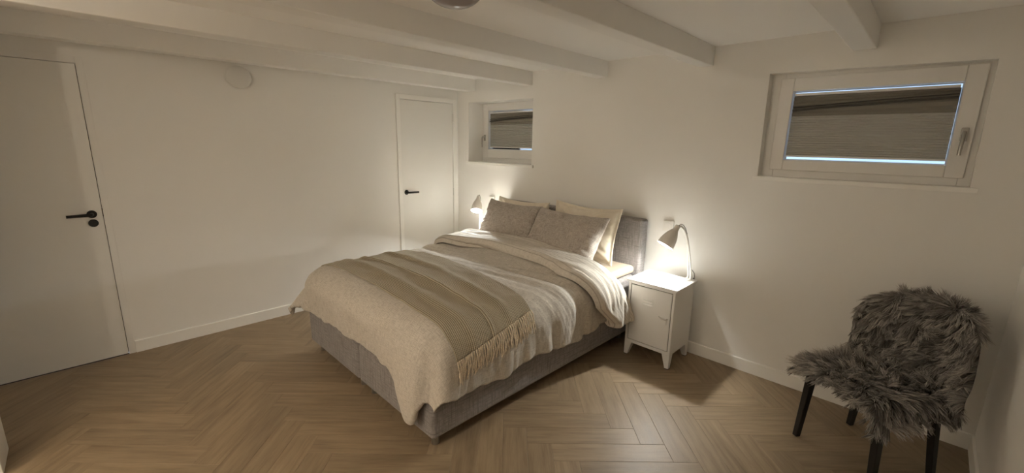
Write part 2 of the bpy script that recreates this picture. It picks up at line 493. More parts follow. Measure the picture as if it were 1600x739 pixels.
# ------------------------------------------------------------------ windows
def window(idx, quad, depth, handle_side, lab):
    """quad = wall opening bl,br,tr,tl ; depth = distance from wall face to fixed frame"""
    (bl, br, tr, tl) = quad
    root = thing('window_%d' % idx, None, None, ((bl[0] + br[0]) / 2, depth, bl[1]), kind='structure')
    L = root.location
    def rel(mb): mb.v = [(a - L.x, b - L.y, c - L.z) for a, b, c in mb.v]; return mb
    # plastered reveal
    mb = MB(); back = depth + .30
    ring = [(bl, br), (br, tr), (tr, tl), (tl, bl)]
    for a, b in ring:
        mb.add([(a[0], 0, a[1]), (b[0], 0, b[1]), (b[0], back, b[1]), (a[0], back, a[1])], [(0, 1, 2, 3)])
    rel(mb).obj('reveal', M_wall, root)
    # sill board with a small nose
    mb = MB(); z = min(bl[1], br[1])
    mb.hexa([(bl[0] - .022, -.022, bl[1] - .026), (br[0] + .03, -.022, br[1] - .026), (br[0] + .03, 0, br[1] - .026), (bl[0] - .022, 0, bl[1] - .026)],
            [(bl[0] - .022, -.022, bl[1]), (br[0] + .03, -.022, br[1]), (br[0] + .03, 0, br[1]), (bl[0] - .022, 0, bl[1])])
    mb.hexa([(bl[0], 0, bl[1] - .02), (br[0], 0, br[1] - .02), (br[0], depth + .01, br[1] - .02), (bl[0], depth + .01, bl[1] - .02)],
            [(bl[0], 0, bl[1] + .001), (br[0], 0, br[1] + .001), (br[0], depth + .01, br[1] + .001), (bl[0], depth + .01, bl[1] + .001)])
    rel(mb).obj('sill', M_trim, root, bevel=.002)
    x0, x1 = bl[0] - .01, br[0] + .01; zb, zt = min(bl[1], br[1]) - .005, max(tl[1], tr[1]) + .005
    sx0, sx1, sz0, sz1 = bl[0] + .048, br[0] - .030, bl[1] + .046, 1.998      # sash outer
    gx0, gx1, gz0, gz1 = bl[0] + .122, br[0] - .105, 1.497, 1.918               # daylight opening
    def frame(X0, X1, Z0, Z1, a0, a1, b0, b1, y0, y1):
        m = MB()
        m.box((X0, y0, Z0), (a0, y1, Z1)); m.box((a1, y0, Z0), (X1, y1, Z1))
        m.box((a0, y0, Z0), (a1, y1, b0)); m.box((a0, y0, b1), (a1, y1, Z1))
        return m
    rel(frame(x0, x1, zb, zt, sx0 + .02, sx1 - .02, sz0 + .02, sz1 - .02, depth, depth + .06)).obj('fixed_frame', M_frame, root, bevel=.003)
    sash = rel(frame(sx0, sx1, sz0, sz1, gx0, gx1, gz0, gz1, depth - .024, depth + .05)).obj('sash', M_frame, root, bevel=.004)
    rel(frame(gx0, gx1, gz0, gz1, gx0 + .005, gx1 - .005, gz0 + .005, gz1 - .005, depth + .022, depth + .036)).obj('glazing_bead', M_frame, sash)
    rel(MB().box((gx0 + .002, depth + .027, gz0 + .002), (gx1 - .002, depth + .033, gz1 - .002))).obj('glass_pane', M_glass, sash)
    # handle
    hx = sx1 - .034 if handle_side > 0 else sx0 + .020; hz = 1.655 if handle_side > 0 else 1.625
    hb = MB(); hb.box((hx - .014, depth - .032, hz - .034), (hx + .014, depth - .023, hz + .034)); rel(hb)
    hb.obj('handle_plate', M_hand, root, bevel=.003)
    hb = MB(); hb.tube([(hx, depth - .03, hz + .010), (hx, depth - .060, hz + .010), (hx - .002, depth - .065, hz), (hx - .004, depth - .065, hz - .105)], [.0085, .0085, .009, .0075], 12)
    rel(hb).obj('handle_grip', M_hand, root, smooth=True)
    # no objects outside; the bands of shade are coloured into the blind
    # blind: a thing of its own hung in the sash
    b = thing('pleated_blind', lab, 'blind', ((gx0 + gx1) / 2, depth + .008, gz0), group=None)
    L2 = b.location
    def rel2(mb): mb.v = [(p[0] - L2.x, p[1] - L2.y, p[2] - L2.z) for p in mb.v]; return mb
    bx0, bx1 = gx0 + .0065, gx1 - .0065
    rel2(MB().box((bx0 + .004, depth - .004, gz1 - .026), (bx1 - .004, depth + .010, gz1 - .012))).obj('top_rail', M_frame, b, bevel=.002)
    rel2(MB().box((bx0 - .003, depth - .006, gz0 + .020), (bx1 + .003, depth + .010, gz0 + .031))).obj('bottom_rail', M_frame, b, bevel=.002)
    def pleats(z0, z1, pitch, m, nm, sag=0.0):
        n = max(2, int(round((z1 - z0) / pitch))); mb = MB(); nxx = 14
        for i in range(2 * n + 1):
            z = z0 + (z1 - z0) * i / (2 * n); y = depth + (.000 if i % 2 else .0085)
            for j in range(nxx):
                u = j / (nxx - 1)
                mb.v.append((bx0 + (bx1 - bx0) * u, y, z + sag * u * sst(0, 1, 1 - abs(2 * i / (2 * n) - 1))))
        for i in range(2 * n):
            for j in range(nxx - 1):
                mb.f.append((i * nxx + j, i * nxx + j + 1, (i + 1) * nxx + j + 1, (i + 1) * nxx + j))
        return rel2(mb).obj(nm, m, b)
    zm = gz0 + (gz1 - gz0) * .645
    pleats(gz0 + .031, zm, .0145, M_blind, 'pleated_fabric')
    pleats(zm, gz1 - .026, .026, M_sheer, 'sheer_fabric', .03)
    # two tubes across the sheer fabric, coloured dark to stand for bands of shade
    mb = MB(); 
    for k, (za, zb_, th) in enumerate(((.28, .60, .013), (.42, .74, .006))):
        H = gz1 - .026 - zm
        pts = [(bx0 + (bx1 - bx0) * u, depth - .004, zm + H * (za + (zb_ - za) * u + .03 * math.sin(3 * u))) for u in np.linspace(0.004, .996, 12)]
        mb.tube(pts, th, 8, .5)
    rel2(mb).obj('shade_band', M_shadeband, b, smooth=True)
    for x in (bx0 - .002, bx1 + .002):
        rel2(MB().tube([(x, depth + .004, gz0 + .01), (x, depth + .004, gz1 - .012)], .0012, 6)).obj('guide_cord', M_frame, b)
    return root
window(1, W1, .215, -1, 'grey pleated blind in the small window above the left bedside lamp')
window(2, W2, .075, 1, 'grey pleated blind in the large window on the right above the chair')

# ------------------------------------------------------------------ wall fittings
v = thing('air_vent', 'round white ventilation disc high on the left wall', 'vent', (0, -2.182, 2.034))
Mx = Matrix.Rotation(math.pi / 2, 4, 'Y')
MB().lathe([(.082, 0), (.082, .006), (.070, .012), (.060, .012)], 48, Mx).obj('vent_collar', M_ventm, v, smooth=True)
MB().lathe([(.040, .010), (.045, .030), (.080, .034), (.084, .037), (.084, .041), (.080, .044), (.001, .045)], 48, Mx).obj('vent_disc', M_ventm, v, smooth=True)

def socket(x, z, lab):
    r = thing('wall_socket', lab, 'socket', (x, 0, z), group=None)
    MB().box((-.041, -.020, -.041), (.041, 0, .041)).obj('cover_plate', M_socket, r, bevel=.002)
    MB().lathe([(.0265, 0), (.0260, .0008), (.001, .0008)], 28, Matrix.Translation((0, -.0205, 0)) @ Matrix.Rotation(math.pi / 2, 4, 'X')).obj('socket_well', M_socket, r, smooth=True)
socket(2.614, .965, 'white socket on the wall right of the grey headboard behind the lamp')
socket(.599, .955, 'white socket on the wall left of the headboard, beside the corner lamp')

# ceiling globe lamp
g = thing('ceiling_lamp', 'round opal globe lamp at the ceiling, switched off, cut by the top edge', 'lamp', (2.665, -2.115, HC))
MB().lathe([(.001, 0), (.09, 0), (.09, -.018), (.055, -.03), (.001, -.03)], 32, None).obj('ceiling_rose', M_frame, g, smooth=True)
pr = []; R = .118; zc = -.094
for i in range(29):
    a = math.pi * i / 28; pr.append((max(.0005, R * math.sin(a)), zc + R * .78 * math.cos(a)))
MB().lathe(pr, 48).obj('glass_globe', M_globe, g, smooth=True)

# landing lamps (ceiling spots, outside the frame)
for i, (p, w) in enumerate(HALL):
    h = thing('ceiling_spot', ['small round ceiling spot on the landing behind the camera, right one', 'small round ceiling spot on the landing behind the camera, far one'][i], 'lamp', (p[0], p[1], HC), group=None)
    MB().lathe([(.001, 0), (.045, 0), (.045, -.08), (.040, -.08), (.038, -.02), (.001, -.02)], 24).obj('housing', M_lampw, h, smooth=True)
    point_light('spot_light', (0, 0, -.12), w, (1.0, 0.85, 0.66), .025, h)

u = thing('fill_uplighter', 'tall white uplighter lamp standing in the room behind the camera', 'lamp', (FILL_UPLIGHT[0][0], FILL_UPLIGHT[0][1], 0))
MB().lathe([(.001, 0), (.13, 0), (.13, .02), (.02, .03), (.001, .03)], 32).obj('base', M_lampw, u, smooth=True)
MB().tube([(0, 0, .02), (0, 0, FILL_UPLIGHT[0][2] - .08)], .012, 12).obj('pole', M_lampw, u, smooth=True)
MB().lathe([(.015, FILL_UPLIGHT[0][2] - .10), (.08, FILL_UPLIGHT[0][2] - .07), (.15, FILL_UPLIGHT[0][2] + .0), (.146, FILL_UPLIGHT[0][2] + .0), (.076, FILL_UPLIGHT[0][2] - .062), (.001, FILL_UPLIGHT[0][2] - .085)], 32).obj('bowl', M_lampw, u, smooth=True)
point_light('fill_uplighter_light', (0, 0, FILL_UPLIGHT[0][2] - .035), FILL_UPLIGHT[1], (1.0, .92, .79), .02, u)

# ------------------------------------------------------------------ bed
BX0, BX1, BY0, BY1 = .835, 2.425, -2.095, -.10
bed = thing('double_bed', 'double box spring bed with grey fabric base and grey headboard', 'bed', ((BX0 + BX1) / 2, -1.05, 0))
BL = Vector(bed.location)
def relb(mb, L=BL): mb.v = [(p[0] - L.x, p[1] - L.y, p[2] - L.z) for p in mb.v]; return mb
mid = (BX0 + BX1) / 2
for i, (a, b) in enumerate(((BX0, mid - .002), (mid + .002, BX1))):
    bo = relb(MB().box((a, BY0, .075), (b, BY1, .345))).obj('box_spring', M_greyfab, bed, bevel=.028, seg=4)
    for (lx, ly) in ((a + .07, BY0 + .065), (b - .07, BY0 + .065), (a + .07, BY1 - .08), (b - .07, BY1 - .08)):
        m_ = MB().lathe([(.019, 0), (.021, .003), (.021, .080)], 20, Matrix.Translation((lx, ly, 0)))
        relb(m_).obj('leg', M_hand, bed, smooth=True)
relb(MB().box((BX0 + .01, BY0 + .040, .345), (BX1 - .01, BY1, .556))).obj('mattress', M_greyfab, bed, bevel=.04, seg=4)
relb(MB().box((.858, -.105, .04), (2.447, -.004, 1.0))).obj('headboard', M_greyfab, bed, bevel=.022, seg=4)
tp = relb(MB().box((BX0 + .005, BY0 + .055, .557), (BX1 - .010, BY1 - .005, .627)), Vector((0, 0, 0)))
tp.obj('fitted_sheet', M_sheet, None, bevel=.034, seg=5, label='sand coloured fitted sheet over the mattress topper, bare beside the headboard', cat='sheet')
wt = MB().box((BX0 + .02, BY0 + .02, .5602), (BX1 - .004, BY1 - .002, .566))

# cloth surface that lies on the bed; s runs across (m from the middle), t from the head towards the foot
CX, A_, B_, RR = 1.63, .690, 1.955, .170
def duvet_raw(s, t, ds=1.0):
    s = np.asarray(s, float); t = np.asarray(t, float)
    dx = np.maximum(np.abs(s) - A_, 0); dy = np.maximum(t - B_, 0)
    d = np.hypot(dx, dy) + 1e-9; nx = dx / d * np.sign(s); ny = dy / d
    cor = 2 * (dx * dy) / (d * d) * sst(0, .12, d)     # 1 in the middle of a corner
    lc = np.where(s < 0, cor, 0.0)
    de = d * (1 - .13 * lc - .05 * cor)
    ph = np.minimum(de / RR, np.pi / 2)
    rest = np.maximum(de - RR * np.pi / 2, 0)
    flare = -.04 + .16 * cor + .48 * lc
    out = RR * np.sin(ph) + rest * flare
    drop = RR * (1 - np.cos(ph)) + rest * (1 - .4 * np.abs(flare))
    top = .662 + .030 * (1 - np.clip(s / .8, -1, 1) ** 2) + .008 * np.cos(t * 2.1)
    wy = ny ** 2; wx = 1 - wy
    hang = sst(.05, .42, d)
    calm = sst(1.25, 1.50, t)                          # smoother under and beside the throw
    f1 = (1 - .55 * calm) * 1.15 * billow(s * .9 + 3.1, t * 4.3 + .5 * s, 3) + (.30 + .15 * sst(.3, .5, d)) * billow(s * 1.6, t * 9.5, 5)
    f2 = billow(s * 3.4, t * .9 + .4 * s, 7) * .8 + .30 * sst(.25, .45, d) * billow(s * 8.0, t * 2.0, 9)
    th = np.arctan2(dy, dx + 1e-9)
    crn = cor * (.5 + .8 * np.cos(th * 7.0 + np.where(s < 0, 1.0, 2.6)))
    disp = hang * (.024 * (wx * f1 + wy * f2 * .55) * (1 - .6 * cor) + .020 * crn)
    head = 1 - sst(.95, 1.40, t)
    diag = t + .22 * np.maximum(s, 0) ** 2
    disp = disp + (1 - .7 * hang) * (.008 * fbm(s * 1.4, t * 2.2, 1, 2) + (.001 + .019 * head) * billow(s * .75 + 5, diag * 6.3, 4)
                        + (.0005 + .0048 * head) * billow(s * 1.5, diag * 13.0, 6))
    disp = disp + .0016 * fbm(s * 14, t * 14, 8, 2)
    disp = disp + (.0005 + .0014 * head) * billow(s * 3.5, diag * 34.0 + 1.5 * s, 10) + .0018 * hang * wx * (1 - calm * .5) * billow(s * 7.0, t * 20.0, 16)
    disp = disp + .045 * np.exp(-((s - .66) / .15) ** 2) * sst(.15, .5, dy)
    disp = disp * ds
    px = CX + np.clip(s, -A_, A_) + nx * (out + disp * np.sin(ph))
    py = -(np.minimum(t, B_) + ny * (out + disp * np.sin(ph)))
    pz = top - drop + disp * np.cos(ph)
    return np.stack([px, py, pz], -1)
def surf(s, t, off=0.0, ds=1.0):
    e = .012
    P = duvet_raw(s, t, ds)
    a = duvet_raw(s + e, t, 0) - duvet_raw(s - e, t, 0); b = duvet_raw(s, t + e, 0) - duvet_raw(s, t - e, 0)
    n = np.cross(b, a); n /= np.linalg.norm(n, axis=-1, keepdims=True) + 1e-12
    n = np.where((n[..., 2:3] < -.5), -n, n)
    return P + n * np.asarray(off)[..., None], n

def cloth_obj(name, P, uv, m, parent=None, **k):
    nu, nv = P.shape[:2]
    return link(name, mesh(name, P.reshape(-1, 3), grid_faces(nu, nv), m, uv.reshape(-1, 2), True), parent, **k)

def head_edge(s): return np.interp(s, [-1.1, .45, .60, .70, .80, .95, 1.14], [.44, .47, .50, .54, .555, .46, .32])
# duvet body
def duvet():
    nu, nv = 330, 300
    u = np.linspace(-1, 1, nu)[:, None]; w = np.linspace(0, 1, nv)[None, :]
    T0 = .46; 
    lenS = A_ + .455 - .10 * sst(.82, 1.0, w) * (u > 0) + .022 * pn(w * 8, w * 0 + 2.2, 2) + .010 * pn(w * 22, w * 0 + 5.2, 6); lenT = B_ + .425 + .21 * np.exp(-((u - .64) / .13) ** 2) - .035 * sst(.78, 1.0, u) + .018 * pn(u * 6 + 3, u * 0, 5) + .010 * pn(u * 17, u * 0 + 1, 7)
    s = u * lenS; T0 = head_edge(s) + .03; t = T0 + w * (lenT - T0) + 0 * u
    # rounded cloth corners
    P, n = surf(s, t)
    rows = [P]
    thick = [(.010, -.012), (.022, -.010), (.035, .012), (.045, .06)]
    # roll the hems under so that the duvet has thickness
    def roll(edge, nrm, axis):
        outl = []
        for a, b in thick:
            q = edge - nrm * a; q = q.copy(); q[..., 2] += b; outl.append(q)
        return outl
    full = P
    R0 = roll(full[0], n[0], 0)[::-1]; R1 = roll(full[-1], n[-1], 0)
    full = np.concatenate([np.stack(R0), full, np.stack(R1)], 0)
    nn = np.concatenate([np.repeat(n[:1], 4, 0), n, np.repeat(n[-1:], 4, 0)], 0)
    R2 = roll(full[:, -1], nn[:, -1], 1)
    full = np.concatenate([full, np.stack(R2, 1)], 1)
    U = np.concatenate([np.repeat(s[:1], 4, 0), s * np.ones_like(t), np.repeat(s[-1:], 4, 0)], 0)
    V = np.concatenate([np.repeat(t[:1], 4, 0), t, np.repeat(t[-1:], 4, 0)], 0)
    U = np.concatenate([U, np.repeat(U[:, -1:], 4, 1)], 1); V = np.concatenate([V, np.repeat(V[:, -1:], 4, 1)], 1)
    return full, np.stack([U, V], -1)
P, uv = duvet()
dv = cloth_obj('duvet', P, uv, M_duvet, label='beige slub linen duvet draped over the bed with its corners hanging', cat='duvet')

# folded-back upper part of the duvet

def cuff():
    nu, nv = 300, 90
    s = np.linspace(-(A_ + .40), A_ + .475, nu)[:, None]; w = np.linspace(0, 1, nv)[None, :]
    tf = np.interp(s, [-1.1, -.8, -.14, .40, .72, .97, 1.14], [.80, .93, .86, .85, .93, .80, .60])
    tf = tf + .008 * pn(s * 2.5, s * 0 + 4, 4)
    th = head_edge(s)
    t = tf + w * (th - tf)
    hgt = .070 * np.sqrt(np.clip(1 - (1 - np.minimum(w / .16, 1)) ** 2, 0, 1)) * (1 - .55 * sst(.7, 1, w)) + .004
    hgt = hgt + (.004 * billow(s * 1.0 + 2, t * 9 + .8 * s, 12) + .0015 * billow(s * 2.5, t * 26, 13)) * sst(.05, .3, w)
    side = sst(A_, A_ + .3, np.abs(s))
    hgt = hgt + side * .010 * billow(s * 1.3, t * 11 + 2.0 * s, 15) * sst(.0, .3, w)
    hgt = hgt + .010 * side
    P, n = surf(s + 0 * t, t, np.maximum(hgt + .006, .002), .55)
    fl = sst(A_ + .2, A_ + .475, s) * .015
    P[..., 0] += fl
    # close the right hem under
    edge, ne = P[-1], n[-1]
    ext = []
    for a, b in ((.010, -.010), (.025, -.010), (.045, .005), (.055, .05)):
        q = edge - ne * a; q = q.copy(); q[..., 2] += b; ext.append(q)
    P = np.concatenate([P, np.stack(ext)], 0)
    e2, n2 = P[:, -1], np.concatenate([n[:, -1], np.repeat(n[-1:, -1], 4, 0)], 0)
    P = np.concatenate([P, np.stack([e2 - n2 * .02, e2 - n2 * .05], 1)], 1)
    U = np.concatenate([s + 0 * t, np.repeat(s[-1:] + 0 * t[-1:], 4, 0)], 0); V = w * .40 + .02 * s + 0 * t; V = np.concatenate([V, np.repeat(V[-1:], 4, 0)], 0)
    U = np.concatenate([U, U[:, -1:], U[:, -1:]], 1); V = np.concatenate([V, V[:, -1:], V[:, -1:]], 1)
    return P, np.stack([U, V], -1)
P, uv = cuff()
cloth_obj('folded_edge', P, uv, M_stripe, dv, label='turned-back striped upper end of the duvet')

# throw across the foot of the bed
def t_near(s): return np.interp(s, [-.95, -.70, -.45, 0, .45, .75, .95], [2.02, 1.975, 1.955, 1.965, 1.985, 2.00, 2.01])
def t_far(s): return np.interp(s, [-.95, -.5, 0, .5, .80, .95], [1.29, 1.26, 1.27, 1.345, 1.40, 1.42])
def s_end(w): return A_ + .245 - .105 * w
def throw():
    nu, nv = 300, 110
    u = np.linspace(0, 1, nu)[:, None]; w = np.linspace(0, 1, nv)[None, :]
    s = -(A_ + .16) + u * (s_end(w) + A_ + .16)
    t = t_near(s) + w * (t_far(s) - t_near(s)) + .006 * pn(s * 6, w * 3, 21)
    off = .009 + .004 * fbm(s * 2.5, w * 6, 22, 2) + .010 * np.exp(-((w - .46 - .02 * np.sin(s * 3)) / .018) ** 2) + .010 * np.exp(-((w - .72 + .02 * np.sin(s * 4)) / .05) ** 2) + .010 * np.exp(-((w - .24 + .02 * np.sin(s * 3 + 1)) / .05) ** 2)
    P, n = surf(s, t, np.maximum(off, .004), 1.0)
    U, V = s + 0 * w, w * .69 + 0 * s
    th = .006
    lo = P - n * th
    top = np.concatenate([lo[:, :1], P, lo[:, -1:]], 1)
    top = np.concatenate([np.concatenate([lo[:1, :1], lo[:1], lo[:1, -1:]], 1), top, np.concatenate([lo[-1:, :1], lo[-1:], lo[-1:, -1:]], 1)], 0)
    U = np.pad(U, 1, mode='edge'); V = np.pad(V, 1, mode='edge')
    return top, np.stack([U, V], -1)
P, uv = throw()
tw = cloth_obj('throw_blanket', P, uv, M_throw, label='olive brown ribbed throw with beige fringe laid across the foot end', cat='blanket')
rt = random.Random(5)
NT_ = 41
for i in range(NT_):
    w = (i + .5) / NT_
    s0 = float(s_end(w)); s_ = s0 - .002
    t0 = float(t_near(s0) + w * (t_far(s0) - t_near(s0)))
    Lg = .105 + rt.uniform(-.018, .015); sway = rt.uniform(-.006, .006)
    ks = np.linspace(0, 1, 9)
    ss = s_ + ks * Lg; tt = t0 + sway * ks ** 1.4 + .003 * np.sin(ks * 9 + i)
    Pp, nn_ = surf(ss, tt, .020 - .006 * ks)
    mb = MB()
    for q in range(2):
        ang = ks * 9 + q * math.pi
        ax = np.cross(np.gradient(Pp, axis=0), nn_); ax /= np.linalg.norm(ax, axis=1, keepdims=True)
        rad = .0016
        pts = Pp + ax * (np.cos(ang) * rad * (1 + ks))[:, None] + nn_ * (np.sin(ang) * rad * .6)[:, None]
        mb.tube(pts.tolist(), [.0034, .0054, .0027, .0033, .0038, .0039, .0038, .0034, .0022], 6)
    # frayed tip
    for q in range(3):
        e = Pp[-1]; dd = (Pp[-1] - Pp[-3]); dd /= np.linalg.norm(dd)
        ax1 = np.cross(dd, nn_[-1])
        e2 = e + dd * rt.uniform(.012, .024) + ax1 * rt.uniform(-.010, .010)
        mb.tube([tuple(e - dd * .008), tuple((e + e2) / 2 + nn_[-1] * .001), tuple(e2)], [.0022, .0018, .0009], 5)
    mb.obj('tassel', M_tassel, tw, smooth=True)

# ------------------------------------------------------------------ pillows
def pillow(name, Wd, Ht, Th, m, label, base, lean, yaw=0, roll=0, flange=0.0, seed=0, group=None, plump=.40, wr=.011):
    nu, nv = 90, 70
    u = np.linspace(-1, 1, nu)[:, None]; v = np.linspace(-1, 1, nv)[None, :]
    fu = 1 + (2 * flange / Wd); fv = 1 + (2 * flange / Ht)
    uu = u * fu; vv = v * fv
    ix = np.clip(1 - np.abs(np.clip(uu, -1, 1)) ** 2.6, 0, 1); iy = np.clip(1 - np.abs(np.clip(vv, -1, 1)) ** 2.6, 0, 1)
    pr = (ix * iy) ** plump
    # corners keep reaching out while the sides pull in
    X = Wd / 2 * uu * (1 - .055 * (1 - np.clip(np.abs(v), 0, 1) ** 2.0)); Z = Ht / 2 * vv * (1 - .075 * (1 - np.clip(np.abs(u), 0, 1) ** 2.0))
    X = X + 0 * v; Z = Z + 0 * u
    Z = Z - .012 * (1 - u ** 2) * (v > 0) * v
    rad = np.clip(np.hypot(u, v), 0, 1.4)
    ang = np.arctan2(v, u)
    wrk = billow(ang * 5.5 + 0 * rad, rad * 1.6, seed) * sst(.45, 1.0, rad) + .5 * billow(X * 9, Z * 6, seed + 1)
    side = []
    for sg in (-1, 1):
        Y = sg * (Th / 2 * pr + wr * wrk * (.25 + pr) * .8) + sg * .0012
        Y = Y + .006 * fbm(X * 5, Z * 5, seed + 3, 2) + (.008 * np.sin(X * 40 + seed) * sst(1.0, fu, np.abs(uu)) if flange else 0)
        side.append(np.stack([X, Y, Z], -1))
    P0 = side[0].reshape(-1, 3); P1 = side[1].reshape(-1, 3)
    F = np.concatenate([grid_faces(nu, nv), grid_faces(nu, nv, nu * nv, True)])
    F = F.tolist()
    def idx(i, j, k): return k * nu * nv + i * nv + j
    for i in range(nu - 1):
        F.append((idx(i, 0, 1), idx(i + 1, 0, 1), idx(i + 1, 0, 0), idx(i, 0, 0))); F.append((idx(i, nv - 1, 0), idx(i + 1, nv - 1, 0), idx(i + 1, nv - 1, 1), idx(i, nv - 1, 1)))
    for j in range(nv - 1):
        F.append((idx(0, j, 0), idx(0, j + 1, 0), idx(0, j + 1, 1), idx(0, j, 1))); F.append((idx(nu - 1, j, 1), idx(nu - 1, j + 1, 1), idx(nu - 1, j + 1, 0), idx(nu - 1, j, 0)))
    V = np.concatenate([P0, P1]); V[:, 2] += Ht / 2 * fv
    uvs = np.stack([V[:, 0], V[:, 2]], -1)
    o = link(name, mesh(name, V, F, m, uvs, True), None, base, label=label, cat='pillow', group=group)
    o.rotation_mode = 'XYZ'
    o.rotation_euler = (Matrix.Rotation(yaw, 4, 'Z') @ Matrix.Rotation(-lean, 4, 'X') @ Matrix.Rotation(roll, 4, 'Y')).to_euler()
    return o
R_ = math.radians
pillow('pillow', .66, .415, .13, M_cream, 'cream pillow behind the left textured pillow, only its top edge showing', (1.215, -.235, .635), R_(10), seed=31)
pillow('pillow', .64, .41, .13, M_cream, 'cream pillow with a wide flat border behind the right textured pillow', (1.965, -.275, .630), R_(13), R_(-3), flange=.025, seed=37)
pillow('pillow', .66, .42, .16, M_pillow, 'taupe slub linen pillow on the left, leaning beside the corner lamp', (1.235, -.485, .655), R_(28), R_(2), R_(1), seed=41)
pillow('pillow', .74, .44, .17, M_pillow, 'taupe slub linen pillow on the right, its end lit by the right lamp', (1.915, -.555, .650), R_(33), R_(-4), R_(0), seed=47)

# ------------------------------------------------------------------ bedside lockers
def locker(loc, label, group, hinge=1):
    r = thing('bedside_locker', label, 'nightstand', loc, group=group)
    w, d, z0, z1 = .178, .162, .106, .588          # half width, half depth
    mb = MB()
    t_ = .0012
    # body shell: sides, back, bottom and the front frame round the door
    mb.box((-w, -d, z0), (-w + .002, d, z1)); mb.box((w - .002, -d, z0), (w, d, z1)); mb.box((-w + .002, d - .002, z0), (w - .002, d, z1))
    mb.box((-w + .002, -d, z0), (w - .002, d - .002, z0 + .002))
    mb.box((-w + .002, -d, z0), (-w + .018, -d + .014, z1)); mb.box((w - .018, -d, z0), (w - .002, -d + .014, z1))
    mb.box((-w + .018, -d, z0), (w - .018, -d + .014, z0 + .024)); mb.box((-w + .018, -d, z1 - .018), (w - .018, -d + .014, z1))
    mb.obj('body', M_locker, r, bevel=.0012)
    mb = MB(); mb.box((-w - .016, -d - .014, z1 - .001), (w + .016, d + .012, .604)); mb.obj('top', M_locker, r, bevel=.004, seg=3)
    a = w - .0235
    dr = MB().box((-a, -d + .001, z0 + .0285), (a, -d + .012, z1 - .0235)).obj('door', M_locker, r, bevel=.002)
    for k in range(3):
        z = .478 - k * .019
        q = MB(); n = 10
        for i in range(n + 1):
            x = -.058 + .080 * i / n; e = math.sin(math.pi * min(1, max(0, i / n))) ** .35 if 0 < i < n else 0
            q.v += [(x, -d + .0005, z + .006), (x, -d + .0005 - .011 * e, z - .003), (x, -d + .0005, z - .005)]
        for i in range(n):
            for jj in range(2):
                b = i * 3 + jj; q.f.append((b, b + 1, b + 4, b + 3))
        q.obj('louvre', M_locker, dr, smooth=True)
    # latch with card holder
    x0 = a - .075
    MB().box((x0, -d - .004, .330), (x0 + .052, -d + .002, .375)).obj('latch_plate', M_locker, dr, bevel=.001)
    h = MB().tube([(x0 - .006, -d - .006, .379), (x0 + .020, -d - .010, .371), (x0 + .050, -d - .011, .370)], [.0035, .005, .0055], 10)
    h.lathe([(.0065, 0), (.0065, .012), (.001, .013)], 14, Matrix.Translation((x0 + .054, -d + .001, .372)) @ Matrix.Rotation(math.pi / 2, 4, 'X'))
    h.obj('latch', M_steel, dr, smooth=True)
    MB().box((-a - .0015, -d + .008, z0 + .025), (a + .0015, -d + .0145, z1 - .019)).obj('door_gap', M_dark, r)
    for sx in (-1, 1):
        for sy in (-1, 1):
            X, Y = sx * w, sy * d
            def q(x_in, y_in, z): return [(X, Y, z), (X - sx * x_in, Y, z), (X - sx * x_in, Y - sy * y_in, z), (X, Y - sy * y_in, z)]
            b, tt = q(.028, .028, .004), q(.058, .055, z0)
            if sx * sy < 0: b, tt = b[::-1], tt[::-1]
            MB().hexa(b, tt).obj('leg', M_locker, r, bevel=.001)
            b2 = q(.027, .027, 0); t2 = q(.027, .027, .005)
            if sx * sy < 0: b2, t2 = b2[::-1], t2[::-1]
            MB().hexa(b2, t2).obj('foot_cap', M_dark, r)
    return r
n2 = locker((2.703, -.227, 0), 'white metal bedside locker between the bed and the chair', 'bedside lockers')
n1 = copy_tree(n2); n1.location = (.640, -.227, 0)
n1['label'] = 'white metal bedside locker in the corner beyond the bed, mostly hidden'

